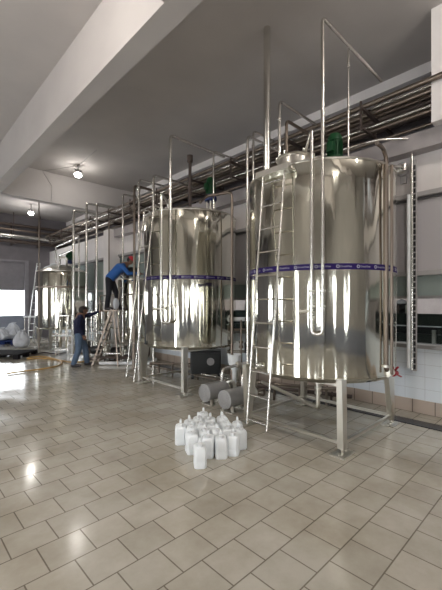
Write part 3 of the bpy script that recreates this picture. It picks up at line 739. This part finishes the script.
# extra uprights and header pipes around tank D / C
for i, (a, b_, r, m, lab) in enumerate((
    (at(56, 14.6, 4.15), at(79, 12.3, 4.12), .03, 'pipe', 'upper sloping header pipe above the farthest tank'),
    (at(59, 13.4, 3.62), at(74, 12.2, 3.66), .03, 'pipe', 'short lower header pipe above the farthest tank'),
    (at(100, 12.2, 2.05), at(133, 9.9, 2.05), .025, 'rackpipe', 'level header pipe behind the climbing worker legs'),
    (at(96, 12.0, 1.0), at(140, 9.9, 1.02), .022, 'pipe', 'waist-high header pipe beyond the step ladder'),
)):
    bm = T([(a.x, a.y, 0), a, b_, (b_.x, b_.y, 0 if i else 2.0)], r, 10, .08)
    tag(link('header_pipe', bm, M[m], None, True), lab, 'pipe', 'header pipes in the back row')
for u, z, zz, lab in ((101, 11.2, .0, 'dark centrifugal pump beside the filter stand behind the standing worker'), (121, 10.9, 0, 'dark pump under the small mixing tank deck'), (91, 12.6, .0, 'dark pump on the floor beyond the standing worker')):
    q = at(u, z); t = thing('dark_pump', lab, 'pump', (q.x, q.y, zz), yaw)
    bm = bmesh.new(); axis_lathe(bm, (-.3, 0, .3), (1, 0, .3), [(0, 0), (.12, .01), (.13, .05), (.13, .32), (.08, .36), (.08, .42), (0, .42)], 24); link('motor', bm, M['black'], t, True)
    bm = bmesh.new(); axis_lathe(bm, (.12, 0, .3), (1, 0, .3), [(0, 0), (.15, 0), (.16, .04), (.15, .1), (0, .1)], 24); link('pump_head', bm, M['legs'], t, True)
    link('outlet_pipe', T([(.17, 0, .4), (.17, 0, 1.25), (.17, .4, 1.3)], .03, 10, .08), M['rackpipe'], t, True)
    bm = bmesh.new()
    for h_ in (.75, 1.08): axis_lathe(bm, (.17, 0, h_), (.17, 0, 5), [(0, 0), (.07, 0), (.07, .1), (0, .1)], 12)
    tube(bm, [(.17, 0, .9), (-.05, -.06, .95)], .02, 8); tube(bm, [(.17, 0, .70), (.17, 0, 1.2)], .035, 10)
    link('black_valve', bm, M['black'], t, True)
    link('base_plate', B(-.35, .3, -.16, .16, 0, .05), M['dullpipe'], t); link('bracket', B(-.2, .0, -.08, .08, .04, .2), M['dullpipe'], t)
# D tank fittings
p = at(60, 13.9) - TD
link('vent_loop', T([(p.x, p.y, 3.0), (p.x, p.y, 3.62), (p.x + .22, p.y - .1, 3.62), (p.x + .22, p.y - .1, 3.05)], .035, 12, .1), M['pipe'], tD, True)
p = at(44, 14.5) - TD
bm = bmesh.new(); tube(bm, [(p.x, p.y, 3.0), (p.x + .02, p.y, 3.25), (p.x + .3, p.y - .2, 3.38)], .05, 12, .08); box(bm, p.x + .2, p.x + .42, p.y - .3, p.y - .1, 3.28, 3.44, bev=.03)
link('top_valve', bm, M['cap'], tD, True)
# platform beside tank D
q = at(31, 15.6)
t = thing('work_platform', 'small white-topped work platform beside the leaning ladder', 'platform', (q.x, q.y, 0), yaw)
link('platform_top', B(-.25, .3, -.2, .2, 1.16, 1.22, bev=.008), M['cap'], t)
for x in (-.2, .25):
    for y in (-.16, .16): link('leg', T([(x, y, 0), (x, y, 1.17)], .02, 8), M['pipe'], t, True)

# ================================================================== SACKS, PALLET, HOSE
def sack(u, z, w, h, d, lab, zb=0, seed=1):
    rnd = random.Random(seed); bm = bmesh.new(); bmesh.ops.create_icosphere(bm, subdivisions=4, radius=1)
    ph = [rnd.random() * 6 for _ in range(6)]
    for v in bm.verts:
        x, y, zz = v.co
        k = (abs(x) ** 3 + abs(y) ** 3 + abs(zz) ** 3) ** (-1 / 3.0)
        x, y, zz = x * k, y * k, zz * k
        nz = .05 * math.sin(7 * x + ph[0]) * math.cos(6 * zz + ph[1]) + .04 * math.sin(11 * y + ph[2] + 5 * zz)
        tp = 1 - .52 * max(0, (zz + .35)) / 1.35
        v.co = Vector((x * w / 2 * (tp + nz), y * d / 2 * (tp + nz), (zz + 1) / 2 * h + (.05 * h * math.sin(5 * x + ph[3]) if zz > 0 else 0)))
        if v.co.z < .01: v.co.z = 0
    q = at(u, z)
    t = thing('sack', lab, 'sack', (q.x, q.y, zb), yaw + rnd.uniform(-.2, .2), 'white woven sacks by the end wall')
    link('sack_body', bm, M['sack'], t, True)
    bm = LA([(.05, h * .9), (.035, h * .97), (.09, h * 1.06), (.10, h * 1.09), (.02, h * 1.02), (0, h * 1.02)], 14, (w * .1, 0)); link('tied_neck', bm, M['sack'], t, True)
q = at(4, 15.6)
t = thing('blue_pallet', 'dark blue plastic pallet under the white sacks', 'pallet', (q.x, q.y, 0), yaw)
link('deck', B(-1.2, .85, -.5, .5, .13, .17, bev=.005), M['bluecrate'], t)
[link('block', B(x - .12, x + .12, y - .08, y + .08, 0, .135), M['bluecrate'], t) for x in (-1.05, -.4, .2, .7) for y in (-.4, 0, .4)]
sack(12.5, 15.75, .72, .70, .6, 'tallest white sack, slumped at the back of the pallet', .17, 3)
sack(1.5, 15.4, .75, .52, .55, 'low white sack at the picture edge end of the blue pallet', .17, 5)
sack(21.5, 14.2, .62, .66, .5, 'white sack with tied ears standing in front on the floor', 0, 8)
q = at(0, 11.75)
t = thing('black_pallet', 'flat black plastic pallet lying on the tiles', 'pallet', (q.x, q.y, 0), yaw)
bm = bmesh.new()
for k in range(9): box(bm, -.75, .95, -.6 + k * .135, -.6 + k * .135 + .1, .12, .16)
for k in range(3): box(bm, -.75 + k * .77, -.6 + k * .77, -.6, .6, .10, .13)
link('deck', bm, M['pallet'], t)
[link('block', B(x, x + .16, y, y + .14, 0, .11), M['pallet'], t) for x in (-.75, .02, .79) for y in (-.6, -.07, .46)]
# hose
def cat(pts, n=10):
    out = []; P = [pts[0]] + pts + [pts[-1]]
    for i in range(1, len(P) - 2):
        for k in range(n):
            t = k / n; a, b_, c, d = P[i - 1], P[i], P[i + 1], P[i + 2]
            out.append(.5 * ((2 * b_) + (c - a) * t + (2 * a - 5 * b_ + 4 * c - d) * t * t + (3 * b_ - a - 3 * c + d) * t ** 3))
    out.append(pts[-1]); return out
def fl(u, v): return at(u, 350 * (EYE - .03) / (v - 303), .03)
H = cat([fl(7, 373.5), fl(25, 371), fl(45, 368.5), fl(58, 365.5), fl(62, 362.5), fl(56, 359.5), fl(42, 358.3), fl(28, 358.8), fl(30, 357.2), fl(44, 356.6), fl(60, 360.2), fl(72, 362.4), fl(84, 361.5)])
tag(link('hose', T(H, .022, 10, 0), M['hose'], None, True), 'orange hose looping over the tiled floor', 'hose')
q = at(16, 12.9)
H = cat([fl(20, 353), fl(33, 355), fl(44, 352.5), fl(58, 354), fl(66, 352)])
tag(link('hose', T(H, .02, 10, 0), M['dullpipe'], None, True), 'thin dark hose on the floor in front of the farthest tank', 'hose')

# ================================================================== JERRYCANS
def jerrycan():
    t = thing('jerrycan', '', 'jerrycan', (0, 0, 0), 0, 'white jerrycans on the floor')
    w, d, h = .172, .138, .235; c = .024
    def ring(bm, z, sx, sy, cc, ox=0):
        pts = [(-sx + cc, -sy), (sx - cc, -sy), (sx, -sy + cc), (sx, sy - cc), (sx - cc, sy), (-sx + cc, sy), (-sx, sy - cc), (-sx, -sy + cc)]
        return [bm.verts.new((x + ox, y, z)) for x, y in pts]
    bm = bmesh.new()
    R = [ring(bm, z, w / 2 * k, d / 2 * k2, c * k, 0) for z, k, k2 in ((0, .93, .92), (.012, 1, 1), (.07, 1, 1), (.075, .98, .98), (.085, .98, .98), (.09, 1, 1), (h - .035, 1, 1), (h - .01, .88, .86), (h, .72, .68))]
    for a, b_ in zip(R, R[1:]):
        for k in range(8): bm.faces.new((a[k], a[(k + 1) % 8], b_[(k + 1) % 8], b_[k]))
    bm.faces.new(R[0][::-1]); bm.faces.new(R[-1])
    link('can_body', bm, M['white'], t, True)
    bm = T([(-.005, 0, h - .01), (-.008, 0, h + .05), (.056, 0, h + .05), (.072, 0, h - .028)], .014, 10, .02); link('handle', bm, M['white'], t, True)
    bm = LA([(.022, h - .005), (.022, h + .008), (.028, h + .008), (.028, h + .03), (.024, h + .034), (0, h + .034)], 20, (-.043, 0)); link('cap', bm, M['cap'], t, True)
    return t
def dup(r, loc, rz, label):
    c = r.copy(); COL.objects.link(c); c.location = loc; c.rotation_euler = (0, 0, rz); c['label'] = label
    for ch in r.children:
        d = ch.copy(); COL.objects.link(d); d.parent = c
    return c
J = [ # lateral offset from the sight line through the cluster, distance, turn, label
    (-.232, 3.87, .15, 'white jerrycan standing in front of the whole cluster, cut by the picture edge'),
    (-.150, 4.12, -.1, 'white jerrycan directly behind the frontmost one, slightly to its right'),
    (-.000, 4.10, .12, 'white jerrycan in the front row, second from the right corner'),
    (.150, 4.18, -.2, 'white jerrycan at the front right corner of the cluster'),
    (-.355, 4.22, .3, 'white jerrycan at the front left of the cluster'),
    (-.52, 4.50, .1, 'white jerrycan at the far left edge of the cluster'),
    (.235, 4.36, .35, 'white jerrycan at the right edge of the cluster, facing the largest tank'),
    (-.20, 4.33, .0, 'white jerrycan in the second row, third back from the frontmost one'),
    (-.045, 4.31, .2, 'white jerrycan in the second row, just right of the middle'),
    (.090, 4.40, -.15, 'white jerrycan in the second row, behind the front right corner one'),
    (-.37, 4.45, -.1, 'white jerrycan in the second row, beside the far left one'),
    (-.42, 4.66, .2, 'white jerrycan in the third row at its left end'),
    (-.26, 4.56, .1, 'white jerrycan in the third row, second from its left end'),
    (-.10, 4.53, -.25, 'white jerrycan in the third row, in the middle of the cluster'),
    (.065, 4.61, .3, 'white jerrycan in the third row, second from its right end'),
    (.215, 4.60, .0, 'white jerrycan in the third row at its right end'),
    (-.31, 4.79, .15, 'white jerrycan in the back row, third from its right end'),
    (-.15, 4.76, -.1, 'white jerrycan in the back row, second from its right end'),
    (.02, 4.82, .25, 'white jerrycan in the back row at its right end'),
    (-.25, 5.0, .05, 'white jerrycan at the very back of the cluster'),
]
j0 = jerrycan()
for i, (u, v, rz, lab) in enumerate(J):
    q = FW * v + RT * u; rz = rz + math.atan2(FW.y, FW.x)
    if i == 0: j0.location = q; j0.rotation_euler = (0, 0, rz); j0['label'] = lab
    else: dup(j0, q, rz, lab)

# ================================================================== LAMPS
def ceiling_lamp(u, z, h, lab, power):
    q = at(u, z); t = thing('ceiling_lamp', lab, 'ceiling lamp', (q.x, q.y, h), 0, 'bulb lamps under the ceiling')
    link('mount', T([(0, 0, .06), (0, 0, CH - h)], .02, 8), M['ledge'], t, True)
    bm = bmesh.new(); tube(bm, [(-.12, 0, .1), (.12, .0, .1)], .03, 8); lathe(bm, [(0, .1), (.06, .1), (.09, .02), (.1, 0), (.09, .0)], 20); link('holder', bm, M['ledge'], t, True)
    b2 = bmesh.new(); bmesh.ops.create_uvsphere(b2, u_segments=20, v_segments=12, radius=.11)
    for v in b2.verts: v.co.z = v.co.z * .75 - .05
    link('bulb', b2, M['lamp'], t, True)
    ld = bpy.data.lights.new('bulb_light', 'POINT'); ld.energy = power; ld.shadow_soft_size = .12; ld.color = (1, .95, .88)
    lo = bpy.data.objects.new('bulb_light', ld); COL.objects.link(lo); lo.location = (q.x, q.y, h - .22)
ceiling_lamp(78, 11.2, 5.95, 'bright bulb lamp on the ceiling in the near bay', 12)
ceiling_lamp(31, 15.6, 5.85, 'bright bulb lamp beyond the cross beam near the end wall', 22)
# the other lamps of the hall, out of view above and behind
for x, y in ((0, 3.5), (-3.5, 9), (.3, -3), (4.2, -.8), (-3.8, 0)):
    t = thing('ceiling_lamp', 'bulb lamp under the ceiling outside the picture', 'ceiling lamp', (x, y, 5.95), 0, 'bulb lamps outside the picture')
    b2 = bmesh.new(); bmesh.ops.create_uvsphere(b2, u_segments=20, v_segments=12, radius=.11); link('bulb', b2, M['lamp'], t, True)
    link('mount', T([(0, 0, .1), (0, 0, .25)], .03, 8), M['ledge'], t, True)
    ld = bpy.data.lights.new('bulb_light', 'POINT'); ld.energy = 110; ld.shadow_soft_size = .12; ld.color = (1, .94, .86)
    lo = bpy.data.objects.new('bulb_light', ld); COL.objects.link(lo); lo.location = (x, y, 5.72)
# lamp conduits on the ceiling
a = at(78, 11.2, CH - .02)
tag(link('lamp_cable', T([at(97, 10, CH - .02), a, (3.77, 12.47, CH - .02), at(52, 11.8, 5.74), at(51.5, 11.8, BH)], .008, 8, .02), M['ledge'], None, True), 'thin cable across the ceiling to the near bay lamp', 'cable')

# next room: conveyor and machine
t = thing('conveyor', 'dark conveyor line with glass guard behind the window on the right wall', 'conveyor', (7.6, 3.0, 0))
link('belt', B(-.3, .3, -7, 9, 1.22, 1.34), M['machine'], t)
link('side_guard', B(-.36, -.33, -7, 9, 1.34, 1.60), M['machinegreen'], t)
link('rail', B(-.38, -.35, -7, 9, 1.355, 1.375), M['cap'], t)
link('cabinet_row', B(-.28, .3, -7, 9, .1, 1.21), M['machinegreen'], t)
for k in range(12): 
    y = -6.5 + k * 1.35
    link('leg', B(-.34, -.28, y, y + .06, 0, 1.3), M['legs'], t)
for y, s, lab in ((1.45, 1.0, 'dark bottling machine head on the conveyor near the perforated strip'), (6.6, .9, 'machine head on the conveyor seen between the two big tanks'), (2.6, .8, 'smaller machine head on the conveyor beside the wall column')):
    t = thing('filling_head', lab, 'machine', (7.6, y, 1.34))
    bm = LA([(.28 * s, 0), (.28 * s, .08), (.12 * s, .1), (.1 * s, .3), (.2 * s, .34), (.22 * s, .45), (.08 * s, .52), (0, .55)], 24); link('carousel', bm, M['machine'], t, True)
    for k in range(8):
        a = k * PI / 4; link('nozzle', T([(.24 * s * math.cos(a), .24 * s * math.sin(a), .08), (.24 * s * math.cos(a), .24 * s * math.sin(a), .42)], .028 * s, 8), M['legs' if k % 2 else 'dullpipe'], t, True)
t = thing('machine_cover', 'pale pink machine cover standing behind the conveyor', 'machine', (8.5, .3, 0)); link('cover', B(-.3, .3, -1.2, .75, 0, 1.72, bev=.02), M['nextroom'], t); link('cover_edge', B(-.33, -.28, -.85 + 1.55, -.85 + 1.62, 1.2, 1.74), M['cap'], t)

# ================================================================== PEOPLE
def capsule(bm, a, b_, ra, rb, n=14):
    a, b_ = Vector(a), Vector(b_); L = (b_ - a).length
    pr = []
    for k in range(6): t = PI / 2 * k / 5; pr.append((ra * math.sin(t), -ra * math.cos(t)))
    for k in range(6): t = PI / 2 * k / 5; pr.append((rb * math.cos(t), L + rb * math.sin(t)))
    pr = [(max(r, 0), z) for r, z in pr]; pr[0] = (0, pr[0][1]); pr[-1] = (0, pr[-1][1])
    axis_lathe(bm, a, b_, pr, n)
def ell(bm, c, r, rot=None):
    b2 = bmesh.new(); bmesh.ops.create_uvsphere(b2, u_segments=18, v_segments=12, radius=1)
    mt = Matrix.Translation(Vector(c)) @ (rot or Matrix.Identity(4)) @ Matrix.Diagonal((*r, 1))
    bmesh.ops.transform(b2, matrix=mt, verts=b2.verts); merge(bm, b2)
def fuse(name, bm, mat, parent, vox=.012, it=4):
    me = bpy.data.meshes.new(name); bm.to_mesh(me); bm.free()
    o = bpy.data.objects.new(name, me); COL.objects.link(o)
    r = o.modifiers.new('r', 'REMESH'); r.mode = 'VOXEL'; r.voxel_size = vox
    s = o.modifiers.new('s', 'SMOOTH'); s.iterations = it; s.factor = .5
    dg = bpy.context.evaluated_depsgraph_get(); m2 = bpy.data.meshes.new_from_object(o.evaluated_get(dg))
    o.modifiers.clear(); o.data = m2; m2.name = name; bpy.data.meshes.remove(me)
    for p in m2.polygons: p.use_smooth = True
    m2.materials.clear(); m2.materials.append(mat); o.parent = parent
    return o
def hand(bm, w, d, up, side):
    """palm from wrist w along d; 'up' = back of the hand normal; side=+1/-1 thumb side"""
    d = Vector(d).normalized(); up = Vector(up); s = d.cross(up).normalized() * side; up = s.cross(d).normalized() * side
    up = up.normalized(); w = Vector(w)
    capsule(bm, w, w + d * .03, .024, .026)
    for k in range(4): capsule(bm, w + s * (.026 - .017 * k) * .6, w + d * .085 + s * (.030 - .020 * k), .014, .011, 8)
    for k, ln in enumerate((.075, .085, .078, .06)):
        b0 = w + d * .085 + s * (.030 - .020 * k); b1 = b0 + d * ln * .45 - up * .006; b2_ = b1 + d * ln * .28 - up * ln * .22; b3 = b2_ + d * ln * .10 - up * ln * .22
        capsule(bm, b0, b1, .0095, .009, 8); capsule(bm, b1, b2_, .009, .008, 8); capsule(bm, b2_, b3, .008, .007, 8)
    t0 = w + d * .025 + s * .022; t1 = t0 + d * .035 + s * .028 - up * .01; t2 = t1 + d * .03 + s * .006 - up * .012
    capsule(bm, t0, t1, .013, .010, 8); capsule(bm, t1, t2, .010, .008, 8)
def person(loc, rz, label, J, top_mat, leg_mat, cap_mat, cap_kind):
    t = thing('person', label, 'person', loc, rz)
    V = {k: Vector(v) for k, v in J.items()}
    hf = V['face'].normalized(); hu = V['headup'].normalized(); hs = hu.cross(hf).normalized(); hc = V['head']
    R = Matrix((hf, hs, hu)).transposed().to_4x4()
    b = bmesh.new()
    # head
    ell(b, hc, (.095, .075, .115), R); ell(b, hc + hf * .03 - hu * .06, (.062, .055, .06), R)
    capsule(b, hc + hf * .088 + hu * .02, hc + hf * .108 - hu * .018, .010, .014, 8)
    for s in (-1, 1): ell(b, hc + hs * s * .077, (.02, .009, .03), R); ell(b, hc + hf * .08 + hs * s * .032 + hu * .032, (.02, .024, .008), R)
    ell(b, hc + hf * .085 - hu * .055, (.014, .026, .007), R); ell(b, hc + hf * .083 - hu * .067, (.013, .022, .007), R)
    capsule(b, V['neck'], hc - hu * .06, .055, .052)
    capsule(b, V['neck'], V['chest'], .10, .14); capsule(b, V['chest'], V['pelvis'], .14, .13)
    for s in 'LR':
        capsule(b, V['neck'] - Vector((0, 0, .03)), V['sh' + s], .06, .055); capsule(b, V['sh' + s], V['el' + s], .048, .038); capsule(b, V['el' + s], V['wr' + s], .038, .026)
        hand(b, V['wr' + s], V['hd' + s], V['hu' + s], 1 if s == 'L' else -1)
        capsule(b, V['hip' + s], V['kn' + s], .08, .055); capsule(b, V['kn' + s], V['an' + s], .052, .036)
        f = V['ft' + s]; capsule(b, V['an' + s] - Vector((0, 0, .03)), V['an' + s] + f * .13 - Vector((0, 0, .045)), .036, .03)
    fuse('body', b, M['skin'], t, .009, 3)
    # eyes
    b = bmesh.new()
    for s in (-1, 1): ell(b, hc + hf * .084 + hs * s * .031 + hu * .018, (.010, .012, .008), R)
    link('eyes', b, M['black'], t, True)
    # top
    b = bmesh.new(); pc = V['pelvis']
    capsule(b, V['neck'] - hu * .0 + (V['chest'] - V['neck']) * .12, V['chest'], .085, .155)
    mid = V['chest'].lerp(pc, .55); side = (V['shL'] - V['shR']).normalized()
    for s in (-1, 1):
        capsule(b, V['chest'] + side * .06 * s, mid + side * .05 * s, .14, .135); capsule(b, mid + side * .05 * s, pc + side * .05 * s, .135, .135)
    for s in 'LR':
        capsule(b, V['neck'] - (V['neck'] - V['chest']) * .2, V['sh' + s], .085, .075); capsule(b, V['sh' + s], V['el' + s], .072, .058); capsule(b, V['el' + s], V['wr' + s].lerp(V['el' + s], .12), .056, .044)
        capsule(b, V['chest'], V['sh' + s], .12, .07)
    fuse('jacket' if cap_kind == 'navy' else 'shirt', b, top_mat, t, .013, 5)
    # trousers
    b = bmesh.new()
    capsule(b, pc + side * .05, pc - side * .05, .132, .132)
    for s in 'LR':
        capsule(b, V['hip' + s], V['kn' + s], .108, .080); capsule(b, V['kn' + s], V['an' + s] + Vector((0, 0, .02)), .078, .068)
    fuse('trousers', b, leg_mat, t, .013, 4)
    for s in 'LR':
        f = V['ft' + s].normalized(); a = V['an' + s]; b = bmesh.new()
        capsule(b, a - f * .03 + Vector((0, 0, -.045)), a + f * .15 + Vector((0, 0, -.055)), .048, .04); capsule(b, a, a + Vector((0, 0, -.03)), .048, .048)
        zmin = a.z - .09
        for v in b.verts: v.co.z = max(v.co.z, zmin)
        link('shoe', b, M['shoe'], t, True)
    # hair and cap
    b = bmesh.new(); ell(b, hc - hf * .018 + hu * .012, (.098, .082, .115), R)
    for v in b.verts:
        p = v.co - hc
        if p.dot(hf) > .03 or p.dot(hu) < -.075: v.co = hc + (p * .72)
    link('hair', b, M['hair'], t, True)
    b = bmesh.new(); ell(b, hc + hu * .045 - hf * .004, (.108, .092, .09), R)
    for v in b.verts:
        p = v.co - hc
        if p.dot(hu) < .03: v.co += hu * (.03 - p.dot(hu))
    ell(b, hc + hf * .11 + hu * .038, (.065, .07, .009), R)
    link('cap', b, cap_mat, t, True)
    return t
# standing worker: local +x = facing
P1 = dict(head=(.07, 0, 1.585), face=(1, .15, .12), headup=(-.12, 0, 1), neck=(.0, 0, 1.44), chest=(-.02, 0, 1.27), pelvis=(-.02, 0, .95),
    shL=(.01, .18, 1.40), shR=(.02, -.18, 1.40), elL=(.22, .20, 1.46), wrL=(.44, .14, 1.55), hdL=(1, -.1, .25), huL=(0, 0, 1),
    elR=(-.02, -.25, 1.13), wrR=(.10, -.25, .90), hdR=(.3, .1, -1), huR=(0, -1, 0),
    hipL=(-.02, .09, .90), hipR=(-.02, -.09, .90), knL=(.10, .10, .49), anL=(.14, .11, .09), knR=(-.03, -.11, .48), anR=(-.14, -.12, .09), ftL=(1, .1, 0), ftR=(1, -.25, 0))
q = at(80.5, 10.0)
person((q.x, q.y, 0), yaw + math.radians(14), 'person in navy jacket and blue jeans standing on the floor, one arm stretched out', P1, M['navy'], M['jeans'], M['greycap'], 'navy').scale = (1.12, 1.14, 1.0)
P2 = dict(head=(.60, 0, 1.44), face=(.75, .1, -.65), headup=(.65, 0, .76), neck=(.44, 0, 1.31), chest=(.30, 0, 1.22), pelvis=(.02, 0, .93),
    shL=(.40, .18, 1.26), shR=(.40, -.18, 1.26), elL=(.60, .22, 1.06), wrL=(.82, .16, 1.08), hdL=(1, -.1, -.1), huL=(0, 0, 1),
    elR=(.60, -.22, 1.04), wrR=(.84, -.14, 1.05), hdR=(1, .1, -.1), huR=(0, 0, 1),
    hipL=(.0, .09, .88), hipR=(.0, -.09, .88), knL=(.16, .10, .48), anL=(.22, .10, .09), knR=(.0, -.11, .48), anR=(-.06, -.10, .09), ftL=(1, .1, 0), ftR=(1, -.1, 0))
q = at(110, 10.2)
person((q.x, q.y, HT - .02), yaw, 'person in blue shirt, dark trousers and red cap bending over the small tank', P2, M['blueshirt'], M['dark'], M['redcap'], 'blue')

# ================================================================== LIGHT
def area(name, loc, rot, sx, sy, e, c=(.93, .97, 1)):
    l = bpy.data.lights.new(name, 'AREA'); l.shape = 'RECTANGLE'; l.size = sx; l.size_y = sy; l.energy = e; l.color = c
    o = bpy.data.objects.new(name, l); COL.objects.link(o); o.location = loc; o.rotation_euler = rot
    return o
area('next_room_light', (8.0, 6, 4.3), (0, 0, 0), 2, 18, 300, (1, .95, .95))
w = bpy.data.worlds.new('World'); scn.world = w; w.use_nodes = True
bg = w.node_tree.nodes['Background']; bg.inputs['Color'].default_value = (.85, .92, 1, 1); bg.inputs['Strength'].default_value = 1.0

# ================================================================== CAMERA
cd = bpy.data.cameras.new('camera'); cam = bpy.data.objects.new('camera', cd); COL.objects.link(cam)
cd.sensor_fit = 'HORIZONTAL'; cd.sensor_width = 36; cd.lens = 350 / 442 * 36; cd.shift_y = 8 / 442
cam.location = (0, 0, EYE); cam.rotation_euler = (PI / 2, 0, -math.atan2(.6925, .7214))
scn.camera = cam
scn.view_settings.view_transform = 'Standard'; scn.view_settings.look = 'None'; scn.view_settings.gamma = 1
scn.view_settings.use_curve_mapping = False; scn.view_settings.exposure = 0.4
scn.cycles.max_bounces = 8; scn.cycles.diffuse_bounces = 4; scn.cycles.glossy_bounces = 5; scn.cycles.transparent_max_bounces = 8
scn.cycles.sample_clamp_indirect = 6; scn.cycles.use_denoising = True
